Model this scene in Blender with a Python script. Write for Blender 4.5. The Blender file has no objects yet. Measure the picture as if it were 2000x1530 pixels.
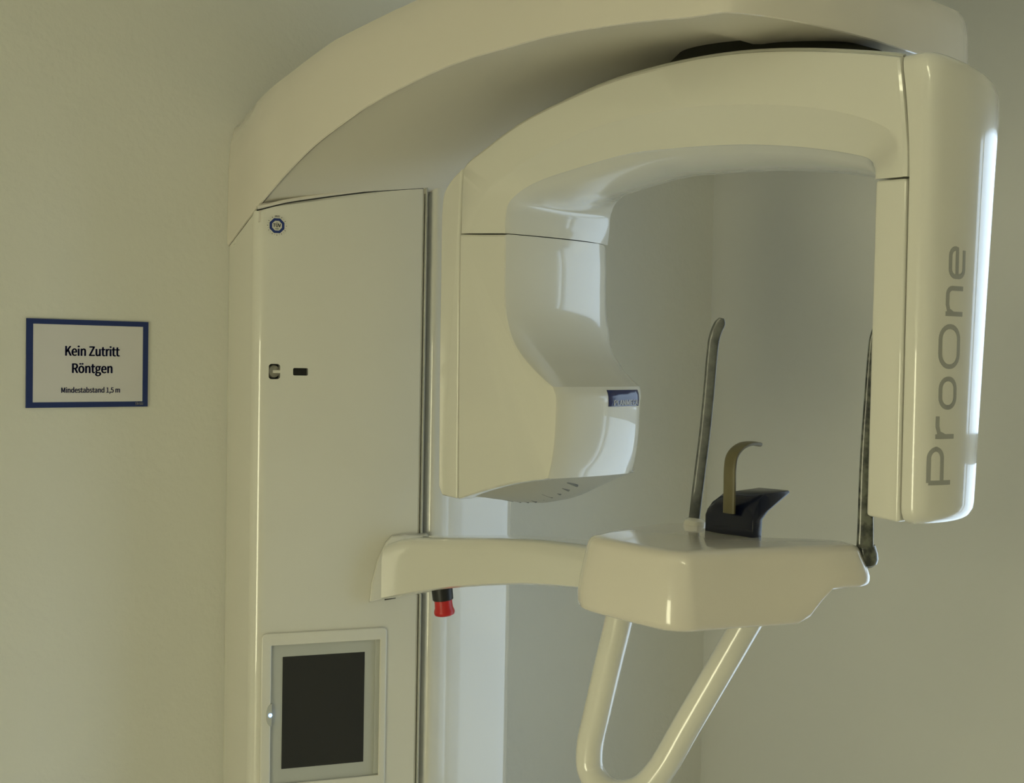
import bpy, bmesh, math
from mathutils import Vector, Matrix

scene = bpy.context.scene
COL = scene.collection

# ------------------------------------------------------------------ camera
W, H, FPX = 2000.0, 1530.0, 2440.0
EYE = Vector((0, 0, 1.55))
YAW, PITCH, ROLL = .6953, .0283, .0181
_F = Vector((math.sin(YAW), math.cos(YAW), 0)); _R = Vector((math.cos(YAW), -math.sin(YAW), 0)); _U = Vector((0, 0, 1))
CF = math.cos(PITCH) * _F - math.sin(PITCH) * _U
_u = math.cos(PITCH) * _U + math.sin(PITCH) * _F
CR = math.cos(ROLL) * _R + math.sin(ROLL) * _u
CU = math.cos(ROLL) * _u - math.sin(ROLL) * _R
cam_data = bpy.data.cameras.new('camera')
cam = bpy.data.objects.new('camera', cam_data); COL.objects.link(cam)
cam_data.sensor_fit = 'HORIZONTAL'; cam_data.sensor_width = 36.0
cam_data.lens = 36.0 * FPX / W; cam_data.clip_start = .02
cam.matrix_world = Matrix(((CR.x, CU.x, -CF.x, EYE.x), (CR.y, CU.y, -CF.y, EYE.y), (CR.z, CU.z, -CF.z, EYE.z), (0, 0, 0, 1)))
scene.camera = cam

# ------------------------------------------------------------------ sky, daylight, exposure
world = bpy.data.worlds.new('overcast_sky'); scene.world = world; world.use_nodes = True
bg = world.node_tree.nodes['Background']
bg.inputs['Color'].default_value = (.68, .85, 1.0, 1); bg.inputs['Strength'].default_value = 2.25
vs = scene.view_settings
vs.view_transform = 'Standard'; vs.look = 'None'; vs.gamma = 1.0; vs.use_curve_mapping = False
vs.exposure = 0.06
LAMP_COLOR = (1.0, .965, .63, 1)
LAMP_STRENGTH = 9.0
FILL_GLOW = 7.0             # added warm fill, glowing from an unseen pane on the left

YW, XR = 2.10, 2.40          # the wall with the sign, the right wall
XL, YB, ZC = -2.2, -1.7, 2.62

# window opening in the right wall
WY0, WY1, WZ0, WZ1 = .30, 1.245, .10, 2.05
pl = bpy.data.lights.new('window_daylight', 'AREA'); pl.shape = 'RECTANGLE'
pl.size = WZ1 - WZ0; pl.size_y = WY1 - WY0; pl.cycles.is_portal = True
po = bpy.data.objects.new('window_daylight', pl); COL.objects.link(po)
po.location = (XR + .02, (WY0 + WY1) / 2, (WZ0 + WZ1) / 2); po.rotation_euler = (0, math.pi / 2, 0)

# ------------------------------------------------------------------ helpers
def ray(x, y): return (x - W / 2) / FPX * CR - (y - H / 2) / FPX * CU + CF
def onX(x, y, v): d = ray(x, y); return EYE + d * ((v - EYE.x) / d.x)
def onY(x, y, v): d = ray(x, y); return EYE + d * ((v - EYE.y) / d.y)
def onZ(x, y, v): d = ray(x, y); return EYE + d * ((v - EYE.z) / d.z)
def onP(x, y, o, n): d = ray(x, y); return EYE + d * ((o - EYE).dot(n) / d.dot(n))

def new_mat(name, color, rough=.4, metal=0.0, coat=0.0, noise=None, bump=None, emit=None, spec=.5):
    m = bpy.data.materials.new(name); m.use_nodes = True
    nt = m.node_tree; b = nt.nodes['Principled BSDF']
    b.inputs['Base Color'].default_value = (*color, 1); b.inputs['Roughness'].default_value = rough
    b.inputs['Metallic'].default_value = metal; b.inputs['Coat Weight'].default_value = coat
    b.inputs['Coat Roughness'].default_value = .03; b.inputs['Coat IOR'].default_value = 1.55
    b.inputs['Specular IOR Level'].default_value = spec
    if emit:
        b.inputs['Emission Color'].default_value = (*emit[0], 1); b.inputs['Emission Strength'].default_value = emit[1]
    tc = nt.nodes.new('ShaderNodeTexCoord')
    if noise:
        scale, amount, c2 = noise
        n = nt.nodes.new('ShaderNodeTexNoise'); n.inputs['Scale'].default_value = scale; n.inputs['Detail'].default_value = 6
        r = nt.nodes.new('ShaderNodeValToRGB'); r.color_ramp.elements[0].position = .5 - amount; r.color_ramp.elements[1].position = .5 + amount
        r.color_ramp.elements[0].color = (*color, 1); r.color_ramp.elements[1].color = (*c2, 1)
        nt.links.new(tc.outputs['Object'], n.inputs['Vector']); nt.links.new(n.outputs['Fac'], r.inputs['Fac'])
        nt.links.new(r.outputs['Color'], b.inputs['Base Color'])
    if bump:
        scale, strength, dist = bump
        n = nt.nodes.new('ShaderNodeTexNoise'); n.inputs['Scale'].default_value = scale; n.inputs['Detail'].default_value = 4
        bp = nt.nodes.new('ShaderNodeBump'); bp.inputs['Strength'].default_value = strength; bp.inputs['Distance'].default_value = dist
        nt.links.new(tc.outputs['Object'], n.inputs['Vector']); nt.links.new(n.outputs['Fac'], bp.inputs['Height'])
        nt.links.new(bp.outputs['Normal'], b.inputs['Normal'])
    return m

M = {}
M['wall'] = new_mat('wall_paint', (.78, .77, .70), .85, bump=(55, .35, .004), spec=.2)
M['wall2'] = new_mat('wall_paint_smooth', (.75, .74, .69), .8, bump=(90, .12, .002), spec=.2)
M['ceiling'] = new_mat('ceiling_paint', (.80, .79, .74), .9)
M['floor'] = new_mat('floor_vinyl', (.70, .68, .60), .4, noise=(14, .2, (.74, .72, .65)))
M['white'] = new_mat('glossy_white_plastic', (.76, .74, .66), .24, coat=1.0)
M['cream'] = new_mat('cream_plastic', (.76, .71, .62), .24, coat=1.0)
M['satin'] = new_mat('satin_cream_plastic', (.76, .72, .63), .5, spec=.4)
M['trim'] = new_mat('brushed_trim', (.62, .62, .56), .3, metal=.6)
M['dark'] = new_mat('dark_gap', (.02, .02, .018), .6)
M['hub'] = new_mat('dark_hub_plastic', (.030, .030, .022), .7, spec=.2)
M['gap_dark'] = new_mat('gap_blocker_dark', (.13, .13, .10), .7, spec=.2)  # darkened tone for the added blocker above the arch
M['black'] = new_mat('black_plastic', (.008, .008, .008), .45)
M['grey_bezel'] = new_mat('grey_bezel_plastic', (.50, .51, .47), .5)
M['screen'] = new_mat('screen_off', (.018, .018, .018), .42)
M['led'] = new_mat('blue_light', (.05, .1, .6), .3, emit=((.15, .35, 1.0), 9.0))
M['led_core'] = new_mat('blue_light_core', (.3, .5, 1), .3, emit=((.45, .7, 1.0), 14.0))
M['red'] = new_mat('red_plastic', (.55, .012, .012), .38)
M['rod'] = new_mat('grey_translucent_plastic', (.055, .06, .058), .42, noise=(60, .12, (.11, .117, .11)), coat=.3)
M['rod_dark'] = new_mat('dark_speckled_plastic', (.012, .015, .013), .3, noise=(70, .10, (.13, .135, .10)), coat=.6)
M['bite'] = new_mat('olive_plastic', (.115, .098, .045), .45, noise=(30, .25, (.15, .13, .065)))
M['navy'] = new_mat('navy_plastic', (.004, .006, .020), .22, coat=.15, spec=.3)
M['blue'] = new_mat('sign_blue', (.010, .028, .145), .5)
M['paper'] = new_mat('sign_paper', (.72, .70, .70), .6)
M['ink'] = new_mat('sign_ink', (.012, .018, .12), .6)
M['badge'] = new_mat('badge_blue', (.006, .016, .11), .15, coat=.35)
M['badge_ink'] = new_mat('badge_lettering', (.62, .62, .64), .4)
M['letter'] = new_mat('grey_lettering', (.34, .34, .31), .4, coat=.5)
M['sticker'] = new_mat('sticker_blue', (.008, .03, .19), .5)
M['sticker_ink'] = new_mat('sticker_ink', (.01, .01, .02), .6)
M['sticker_white'] = new_mat('sticker_white', (.72, .70, .62), .5)
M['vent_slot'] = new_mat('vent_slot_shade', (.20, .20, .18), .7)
M['vent'] = new_mat('vent_grey', (.50, .49, .43), .5)
M['warm_fill'] = new_mat('warm_fill_glow', (.8, .8, .7), .5, emit=(LAMP_COLOR[:3], FILL_GLOW))  # emissive material of the added fill pane
M['frame'] = new_mat('window_frame_paint', (.75, .75, .74), .4)
M['lamp_body'] = new_mat('lamp_housing', (.8, .8, .78), .5)
M['tube'] = new_mat('fluorescent_tube', (.9, .9, .8), .4, emit=(LAMP_COLOR[:3], LAMP_STRENGTH))

def glass_mat():
    m = bpy.data.materials.new('window_glass'); m.use_nodes = True; nt = m.node_tree
    for n in list(nt.nodes): nt.nodes.remove(n)
    o = nt.nodes.new('ShaderNodeOutputMaterial'); mx = nt.nodes.new('ShaderNodeMixShader')
    t = nt.nodes.new('ShaderNodeBsdfTransparent'); g = nt.nodes.new('ShaderNodeBsdfGlossy'); f = nt.nodes.new('ShaderNodeFresnel')
    g.inputs['Roughness'].default_value = .02
    ge = nt.nodes.new('ShaderNodeNewGeometry'); k1 = nt.nodes.new('ShaderNodeMath'); k1.operation = 'SUBTRACT'; k1.inputs[0].default_value = 1
    k2 = nt.nodes.new('ShaderNodeMath'); k2.operation = 'MULTIPLY'
    nt.links.new(ge.outputs['Backfacing'], k1.inputs[1]); nt.links.new(k1.outputs[0], k2.inputs[0]); nt.links.new(f.outputs[0], k2.inputs[1])
    nt.links.new(k2.outputs[0], mx.inputs[0]); nt.links.new(t.outputs[0], mx.inputs[1]); nt.links.new(g.outputs[0], mx.inputs[2])
    nt.links.new(mx.outputs[0], o.inputs[0]); return m
M['glass'] = glass_mat()

def link(name, mesh, mat, parent=None, smooth=35):
    o = bpy.data.objects.new(name, mesh); COL.objects.link(o)
    if mat: mesh.materials.clear(); mesh.materials.append(M[mat])
    if smooth:
        for p in mesh.polygons: p.use_smooth = True
        mesh.set_sharp_from_angle(angle=math.radians(smooth))
    if parent:
        o.parent = parent; o.matrix_parent_inverse = Matrix.Translation(-origin_of(parent))
    return o
def origin_of(o):
    v = Vector(o.location)
    while o.parent:
        o = o.parent
        v = v  # parts keep world coordinates in their meshes
    return ROOTS.get(o.name, Vector((0, 0, 0))) if o.name in ROOTS else Vector((0, 0, 0))
ROOTS = {}

def mesh_of(verts, faces, bevel=0, seg=2, angle=40, fix=True):
    bm = bmesh.new(); vs_ = [bm.verts.new(v) for v in verts]
    for f in faces:
        try: bm.faces.new([vs_[i] for i in f])
        except ValueError: pass
    bmesh.ops.remove_doubles(bm, verts=bm.verts, dist=1e-6)
    if fix: bmesh.ops.recalc_face_normals(bm, faces=bm.faces)
    if bevel:
        es = [e for e in bm.edges if len(e.link_faces) == 2 and e.calc_face_angle(0) > math.radians(angle)]
        bmesh.ops.bevel(bm, geom=es, offset=bevel, segments=seg, profile=.5, affect='EDGES', clamp_overlap=True)
    me = bpy.data.meshes.new('m'); bm.to_mesh(me); bm.free(); return me

def loft(rings, cap=True, closed_ring=True, closed_path=False, **k):
    n = len(rings[0]); v = [p for r in rings for p in r]; f = []
    for i in range(len(rings) - (0 if closed_path else 1)):
        i2 = (i + 1) % len(rings)
        for j in range(n if closed_ring else n - 1):
            j2 = (j + 1) % n
            f.append((i * n + j, i * n + j2, i2 * n + j2, i2 * n + j))
    if cap and not closed_path:
        f.append(tuple(range(n))); f.append(tuple((len(rings) - 1) * n + j for j in reversed(range(n))))
    return mesh_of(v, f, **k)

def prism(base, top, **k): return loft([base, top], **k)

def box(a, b, **k):
    (x0, y0, z0), (x1, y1, z1) = a, b
    return prism([Vector(p) for p in ((x0, y0, z0), (x1, y0, z0), (x1, y1, z0), (x0, y1, z0))],
                 [Vector(p) for p in ((x0, y0, z1), (x1, y0, z1), (x1, y1, z1), (x0, y1, z1))], **k)

def catmull(P, sub=6, closed=False):
    P = [Vector(p) for p in P]; n = len(P); out = []
    for i in range(n if closed else n - 1):
        p1, p2 = P[i], P[(i + 1) % n]
        p0 = P[i - 1] if (closed or i > 0) else p1 * 2 - p2
        p3 = P[(i + 2) % n] if (closed or i + 2 < n) else p2 * 2 - p1
        d1 = max((p1 - p0).length, 1e-9) ** .5; d2 = max((p2 - p1).length, 1e-9) ** .5; d3 = max((p3 - p2).length, 1e-9) ** .5
        for s in range(sub):
            t = s / sub
            m1 = ((p1 - p0) / d1 - (p2 - p0) / (d1 + d2) + (p2 - p1) / d2) * d2
            m2 = ((p2 - p1) / d2 - (p3 - p1) / (d2 + d3) + (p3 - p2) / d3) * d2
            t2, t3 = t * t, t * t * t
            out.append((2 * t3 - 3 * t2 + 1) * p1 + (t3 - 2 * t2 + t) * m1 + (-2 * t3 + 3 * t2) * p2 + (t3 - t2) * m2)
    if not closed: out.append(P[-1])
    return out

def tube(path, rad, seg=20, flat=None, side=None, caps=True):
    """sweep: rad number or list; flat=(a,b) list of half sizes with side = lateral direction"""
    rings = []; n = len(path); up = None
    for i, p in enumerate(path):
        t = (path[min(i + 1, n - 1)] - path[max(i - 1, 0)]).normalized()
        if side is not None: a = (side - t * side.dot(t)).normalized()
        elif up is None: a = t.orthogonal().normalized()
        else: a = (up - t * up.dot(t)).normalized()
        up = a; b = t.cross(a)
        ra = flat[i][0] if flat else (rad[i] if isinstance(rad, list) else rad)
        rb = flat[i][1] if flat else ra
        rings.append([p + a * ra * sup(math.cos(q), flat) + b * rb * sup(math.sin(q), flat) for q in [2 * math.pi * j / seg for j in range(seg)]])
    return loft(rings, cap=caps)
def sup(v, flat): return v if not flat else math.copysign(abs(v) ** .6, v)

def lathe(c, axis, prof, seg=32):
    axis = axis.normalized(); a = axis.orthogonal().normalized(); b = axis.cross(a)
    return loft([[c + axis * h + (a * math.cos(q) + b * math.sin(q)) * r for q in [2 * math.pi * j / seg for j in range(seg)]] for r, h in prof])

def rrect(x0, y0, x1, y1, r, n=5):
    out = []
    for cx, cy, a0 in ((x1 - r, y1 - r, 0), (x0 + r, y1 - r, 90), (x0 + r, y0 + r, 180), (x1 - r, y0 + r, 270)):
        for i in range(n + 1):
            a = math.radians(a0 + 90 * i / n); out.append((cx + r * math.cos(a), cy + r * math.sin(a)))
    return out

def plate(loops, o, u, v, n, d0, d1, bevel=0):
    """a flat plate with holes: loops = [outer, hole, ...] in 2-D, on the plane o + x*u + y*v, from depth d0 to d1 along n"""
    cu = bpy.data.curves.new('c', 'CURVE'); cu.dimensions = '2D'; cu.fill_mode = 'BOTH'
    t = abs(d1 - d0); cu.extrude = max(t / 2 - bevel, 1e-5); cu.bevel_depth = bevel; cu.bevel_resolution = 3 if bevel else 0
    for L in loops:
        s = cu.splines.new('POLY'); s.points.add(len(L) - 1); s.use_cyclic_u = True
        for p, q in zip(s.points, L): p.co = (q[0], q[1], 0, 1)
    ob = bpy.data.objects.new('c', cu); COL.objects.link(ob)
    dg = bpy.context.evaluated_depsgraph_get(); me = bpy.data.meshes.new_from_object(ob.evaluated_get(dg))
    bpy.data.objects.remove(ob); bpy.data.curves.remove(cu)
    mid = (d0 + d1) / 2
    for p in me.vertices: p.co = o + u * p.co.x + v * p.co.y + n * (p.co.z + mid)
    bm = bmesh.new(); bm.from_mesh(me); bmesh.ops.remove_doubles(bm, verts=bm.verts, dist=1e-6)
    bmesh.ops.recalc_face_normals(bm, faces=bm.faces); bm.to_mesh(me); bm.free()
    return me

try:
    FONT = bpy.data.fonts.load(bpy.utils.resource_path('LOCAL') + '/datafiles/fonts/Noto Sans CJK Regular.woff2')
except Exception:
    FONT = None
def raw_text(body, align='CENTER'):
    cu = bpy.data.curves.new('t', 'FONT'); cu.body = body; cu.size = 1.0; cu.align_x = align; cu.resolution_u = 4
    cu.font = FONT or cu.font
    ob = bpy.data.objects.new('t', cu); COL.objects.link(ob)
    dg = bpy.context.evaluated_depsgraph_get(); me = bpy.data.meshes.new_from_object(ob.evaluated_get(dg))
    bpy.data.objects.remove(ob); bpy.data.curves.remove(cu); return me
CAP1 = max(v.co.y for v in raw_text('H').vertices)
def text_mesh(body, cap, o, u, v, n, depth=.0004, bold=0.0, width=None, d0=0.0, warp=None):
    """flat lettering of cap height `cap`, squeezed to `width`, strokes thickened by `bold`"""
    me = raw_text(body); ky = cap / CAP1
    xs = [p.co.x for p in me.vertices]; c = (max(xs) + min(xs)) / 2; kx = (width - 2 * bold) / (max(xs) - min(xs)) if width else ky
    bm = bmesh.new()
    for dx, dy in (((0, 0),) if not bold else ((-bold, 0), (bold, 0), (0, bold * .4), (0, -bold * .4))):   # heavier strokes
        n0 = len(bm.verts); bm.from_mesh(me); bm.verts.ensure_lookup_table()
        for p in bm.verts[n0:]: p.co.x = (p.co.x - c) * kx + dx; p.co.y = p.co.y * ky + dy
    r = bmesh.ops.extrude_face_region(bm, geom=bm.faces[:])
    for e in r['geom']:
        if isinstance(e, bmesh.types.BMVert): e.co.z += depth
    for p in bm.verts: p.co = warp(p.co.x, p.co.y, p.co.z + d0) if warp else o + u * p.co.x + v * p.co.y + n * (p.co.z + d0)
    bmesh.ops.recalc_face_normals(bm, faces=bm.faces); bm.to_mesh(me); bm.free()
    return me

def join(meshes):
    bm = bmesh.new()
    for m in meshes: bm.from_mesh(m)
    me = bpy.data.meshes.new('j'); bm.to_mesh(me); bm.free(); return me

def cut(me, cutters):
    a = bpy.data.objects.new('a', me); COL.objects.link(a); obs = []
    for c in cutters:
        b = bpy.data.objects.new('b', c); COL.objects.link(b); obs.append(b)
        md = a.modifiers.new('x', 'BOOLEAN'); md.object = b; md.operation = 'DIFFERENCE'; md.solver = 'EXACT'
    dg = bpy.context.evaluated_depsgraph_get(); out = bpy.data.meshes.new_from_object(a.evaluated_get(dg))
    for b in obs: bpy.data.objects.remove(b)
    bpy.data.objects.remove(a); return out

def thing(name, label, cat, loc, group=None):
    o = bpy.data.objects.new(name, None); COL.objects.link(o); o.location = loc; o.empty_display_size = .1
    o['label'] = label; o['category'] = cat
    if group: o['group'] = group
    ROOTS[o.name] = Vector(loc); return o
def struct(name, me, mat, smooth=0):
    o = link(name, me, mat, None, smooth); o['kind'] = 'structure'; return o
def part(name, me, mat, parent, smooth=35, label=None):
    o = bpy.data.objects.new(name, me); COL.objects.link(o)
    me.materials.clear(); me.materials.append(M[mat])
    for p in me.polygons: p.use_smooth = bool(smooth); p.material_index = 0
    if smooth: me.set_sharp_from_angle(angle=math.radians(smooth))
    o.parent = parent
    r = parent
    while r.parent: r = r.parent
    if parent is r and parent.type == 'EMPTY':
        o.matrix_parent_inverse = Matrix.Translation(-Vector(r.location))
    if label: o['label'] = label
    return o

UZ = Vector((0, 0, 1))
# ------------------------------------------------------------------ room
T = .1
struct('floor', box((XL - T, YB - T, -T), (XR + T, YW + T, 0)), 'floor')
struct('ceiling', box((XL - T, YB - T, ZC), (XR + T, YW + T, ZC + T)), 'ceiling')
struct('wall_back', box((XL - T, YW, 0), (XR + T, YW + T, ZC)), 'wall')
DY0, DY1, DZ1 = .05, .95, 2.06
struct('wall_left', plate([[(YB, 0), (DY0, 0), (DY0, DZ1), (DY1, DZ1), (DY1, 0), (YW, 0), (YW, ZC), (YB, ZC)]],
       Vector((0, 0, 0)), Vector((0, 1, 0)), UZ, Vector((1, 0, 0)), XL - T, XL), 'wall2')
fill_door = bpy.data.objects.new('fill_door_1', None); COL.objects.link(fill_door); fill_door['kind'] = 'structure'; fill_door.location = (XL, (DY0 + DY1) / 2, 0)  # unseen door added to carry the warm fill pane
part('fill_door_frame', plate([[(DY0, 0), (DY1, 0), (DY1, DZ1), (DY0, DZ1)], [(DY0 + .09, .10), (DY0 + .09, 1.60), (DY1 - .09, 1.60), (DY1 - .09, .10)]],
     Vector((0, 0, 0)), Vector((0, 1, 0)), UZ, Vector((1, 0, 0)), XL - .07, XL - .02), 'frame', fill_door, 0)
part('fill_pane', box((XL - .05, DY0 + .08, .09), (XL - .042, DY1 - .08, 1.61)), 'warm_fill', fill_door, 0)  # glowing pane added for warm light, kept low to reach undersides
struct('wall_front', box((XL - T, YB - T, 0), (XR + T, YB, ZC)), 'wall2')
rw = plate([[(YB, 0), (YW, 0), (YW, ZC), (YB, ZC)], [(WY0, WZ0), (WY0, WZ1), (WY1, WZ1), (WY1, WZ0)]],
           Vector((0, 0, 0)), Vector((0, 1, 0)), Vector((0, 0, 1)), Vector((1, 0, 0)), XR, XR + T)
struct('wall_right', rw, 'wall2')
# window: frame, mullion and transom, pane
fr = .045
def wloop(y0, z0, y1, z1): return [(y0, z0), (y1, z0), (y1, z1), (y0, z1)]
ym = .455; zt = 1.375
win = bpy.data.objects.new('window_1', None); COL.objects.link(win); win['kind'] = 'structure'
win.location = (XR, (WY0 + WY1) / 2, WZ0)
holes = [wloop(WY0 + fr, zt + .03, ym - .014, WZ1 - fr), wloop(ym + .014, zt + .03, WY1 - fr, WZ1 - fr),
         wloop(WY0 + fr, WZ0 + fr, ym - .014, zt - .03), wloop(ym + .014, WZ0 + fr, WY1 - fr, zt - .03)]
part('window_frame', plate([wloop(WY0, WZ0, WY1, WZ1)] + holes, Vector((0, 0, 0)), Vector((0, 1, 0)), Vector((0, 0, 1)), Vector((1, 0, 0)), XR + .03, XR + .08), 'frame', win, 0)
part('window_pane', box((XR + .053, WY0 + .02, WZ0 + .02), (XR + .057, WY1 - .02, WZ1 - .02)), 'glass', win, 0)

# ceiling light: twin fluorescent tubes, behind and left of the camera
LX, LY = -.15, -1.45
lamp = thing('ceiling_light', 'twin tube fluorescent ceiling light behind the viewer', 'ceiling light', (LX, LY + .65, ZC))
part('lamp_housing', box((LX - .12, LY, ZC - .05), (LX + .12, LY + 1.3, ZC - .001), bevel=.006), 'lamp_body', lamp)
for dx in (-.06, .06):
    part('lamp_tube', tube([Vector((LX + dx, LY + .05, ZC - .075)), Vector((LX + dx, LY + 1.25, ZC - .075))], .016), 'tube', lamp)
    for yy in (LY + .04, LY + 1.26):
        part('tube_socket', box((LX + dx - .015, yy - .012, ZC - .095), (LX + dx + .015, yy + .012, ZC - .049)), 'lamp_body', lamp)

# ------------------------------------------------------------------ wall sign
SX0, SX1, SZ0, SZ1 = .705, .915, 1.450, 1.598
SW, SH = SX1 - SX0, SZ1 - SZ0
sign = thing('wall_sign', 'white landscape sign with blue border reading Kein Zutritt on the left wall', 'sign', ((SX0 + SX1) / 2, YW, (SZ0 + SZ1) / 2))
so = Vector((SX0, YW, SZ0)); sx, sz, sn = Vector((1, 0, 0)), Vector((0, 0, 1)), Vector((0, -1, 0))
part('panel', plate([[(0, 0), (SW, 0), (SW, SH), (0, SH)]], so, sx, sz, sn, .0002, .0028), 'paper', sign, 0)
bw = .0105
part('border', plate([[(-.0002, -.0002), (SW + .0002, -.0002), (SW + .0002, SH + .0002), (-.0002, SH + .0002)], [(bw, bw - .0015), (bw, SH - bw + .002), (SW - bw + .001, SH - bw + .002), (SW - bw + .001, bw - .0015)]], so, sx, sz, sn, .0001, .0032), 'blue', sign, 0)
def sign_text(s, size, cx, bz, width, bold, mat='ink', d0=.0029):
    return text_mesh(s, size, so + sx * cx + sz * bz, sx, sz, sn, .0003, bold, width, d0=d0)
for w_, args in (('Kein Zutritt', (.0160, SW * .530, SH * .591, .0950, .00075)), ('Röntgen', (.0158, SW * .528, SH * .394, .0705, .00075)), ('Mindestabstand 1,5 m', (.0088, SW * .518, SH * .167, .1020, .00034))):
    part('lettering', sign_text(w_, *args), 'ink', sign, 0, 'dark blue lettering')
part('imprint', sign_text('TÜV SÜD', .0042, SW * .925, .0028, .0150, .00008, d0=.0033), 'badge_ink', sign, 0, 'tiny pale imprint in the border')

# ------------------------------------------------------------------ the x-ray unit
XC = 1.332
unit = thing('panoramic_xray_machine', 'large white panoramic dental x-ray machine with overhead arm against the wall', 'x-ray machine', (XC, 1.9, 0))

# --- column -------------------------------------------------------
pe = Vector((1.040, 1.940, 0)); pd = Vector((.937, -.35, 0)).normalized(); pn = Vector((-.35, -.937, 0)).normalized()
def onp(x, y, off=0.0): return onP(x, y, pe + pn * off, pn)
PL = .298                                       # panel length along pd
def mir(p): return Vector((2 * XC - p.x, p.y, p.z))
ztop_pts = [(onX(458, 478, 1.062).z, 0), ]
def cover_plan():
    side0 = Vector((1.070, 2.0995, 0)); r = .022
    sd = (pe - side0).normalized()
    arc = []
    a = pe - sd * r; c = pe + pd * r
    for i in range(9):
        t = i / 8; arc.append((1 - t) ** 2 * a + 2 * t * (1 - t) * pe + t * t * c)
    return [side0] + arc + [pe + pd * s for s in (.06, .10, .15, .20, .25, PL - .004)] + [pe + pd * PL - pn * .003, pe + pd * PL - pn * .03]
plan = cover_plan()
# top edge of the cover: seam points traced along the panel
seam = [onp(x, y) for x, y in ((503, 411), (522, 406), (560, 397), (640, 385), (740, 373), (836, 367))]
def ztop(p):
    s = (p - pe).dot(pd)
    if (p - pe).dot(pn) < -.02 and s < .03 and p.y > 1.95:          # the side strip drops towards the wall
        t = (p.y - 1.94) / .16; return seam[0].z - (seam[0].z - 1.742) * t
    ss = [((q - pe).dot(pd), q.z) for q in seam]
    if s <= ss[0][0]: return ss[0][1]
    for (s0, z0), (s1, z1) in zip(ss, ss[1:]):
        if s <= s1: return z0 + (z1 - z0) * (s - s0) / (s1 - s0)
    return ss[-1][1]
back = [Vector((p.x, p.y, 0)) for p in [plan[-1] + Vector((0, .02, 0)), Vector((1.30, 2.0995, 0))]]
ring = plan + back
Z0 = 0.02
def cover(rng, m=False):
    b = [Vector((p.x, p.y, Z0)) for p in rng]; t = [Vector((p.x, p.y, ztop(p))) for p in rng]
    if m: sh = Vector((.010, 0, 0)); b = [mir(p) + sh * ((XC + .3 - p.x) > .35) for p in b]; t = [mir(p) + sh * ((XC + .3 - p.x) > .35) for p in t]
    return prism(b, t)
column = part('column', box((1.285, 1.868, 0), (1.40, 2.0995, 1.69)), 'dark', unit, label='dark core between the column covers')
h1 = [onp(x, y) for x, y in ((525, 711), (547, 741))]; h2 = [onp(x, y) for x, y in ((572.5, 719), (601.5, 734))]
def ps(p): return (p - pe).dot(pd), p.z
def hole(h, r):
    (a, za), (b, zb) = ps(h[0]), ps(h[1]); return rrect(a, zb, b, za, r)
po0 = Vector((pe.x, pe.y, 0)); UZ = Vector((0, 0, 1))
SCR = [(527, 1262), (745, 1243), (738, 1513), (528, 1538)]
sq = [ps(onp(x, y)) for x, y in SCR]
SA0, SA1, SB0, SB1 = sq[0][0], sq[1][0] - .001, sq[3][1], sq[1][1]   # bezel opening along the panel
SB1 = (sq[0][1] + sq[1][1]) / 2; SB0 = (sq[2][1] + sq[3][1]) / 2
cutters = [plate([hole(h1, .005)], po0, pd, UZ, pn, -.025, .01), plate([hole(h2, .0025)], po0, pd, UZ, pn, -.018, .01),
           plate([rrect(SA0, SB0, SA1, SB1, .003)], po0, pd, UZ, pn, -.016, .01)]
part('side_cover', cut(cover(ring), cutters), 'white', column, 30)
zt_c = seam[-1].z
rp_ = [Vector((1.3375, 1.87, 0)), Vector((1.3375, 1.842, 0)), Vector((1.3385, 1.837, 0)), Vector((1.3415, 1.8325, 0)), Vector((1.346, 1.8302, 0)), Vector((1.352, 1.8292, 0))] + [Vector((1.365 + .155 * i / 10, 1.829 + .0012 * (i / 10) ** 2, 0)) for i in range(11)] + [Vector((1.529, 1.8318, 0)), Vector((1.533, 1.8345, 0)), Vector((1.535, 1.840, 0)), Vector((1.545, 2.0995, 0)), Vector((1.36, 2.0995, 0))]
part('front_cover', prism([Vector((p.x, p.y, Z0)) for p in rp_], [Vector((p.x, p.y, zt_c + .004)) for p in rp_]), 'white', column, 30)
(a, za), (b, zb) = ps(h1[0]), ps(h1[1])
part('sensor_port', join([plate([rrect(a - .001, zb - .001, b + .001, za + .001, .005)], po0, pd, UZ, pn, -.026, -.023)]), 'black', column, 0, 'dark back of the port')
lens_c = po0 + pd * (a + .010) + UZ * ((za + zb) / 2) - pn * .012
part('port_lens', lathe(lens_c + pn * -.008, pn + pd * .35, [(.0001, -.004), (.0105, -.004), (.0115, .0), (.0105, .006), (.0085, .0075), (.0001, .008)]), 'vent', column, label='grey lens barrel in the port')
part('port_lever', tube([lens_c + pn * .006 - pd * .002, lens_c + pn * .009 + pd * .0125], .0032, 12), 'white', column)
(a, za), (b, zb) = ps(h2[0]), ps(h2[1])
part('connector_port', plate([rrect(a - .001, zb - .001, b + .001, za + .001, .002)], po0, pd, UZ, pn, -.02, -.012), 'black', column, 0, 'black rectangular port')
# guide rail between the covers
g0 = pe + pd * PL
def vbar(s0, s1, d0, d1, z0, z1, **k):
    o = Vector((pe.x, pe.y, 0))
    q = [o + pd * s0 + pn * d0, o + pd * s1 + pn * d0, o + pd * s1 + pn * d1, o + pd * s0 + pn * d1]
    return prism([Vector((p.x, p.y, z0)) for p in q], [Vector((p.x, p.y, z1)) for p in q], **k)
zt_c = seam[-1].z
part('guide_trim', vbar(PL + .0015, PL + .0055, -.012, .0015, Z0, zt_c + .001, bevel=.001), 'trim', column)

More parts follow.
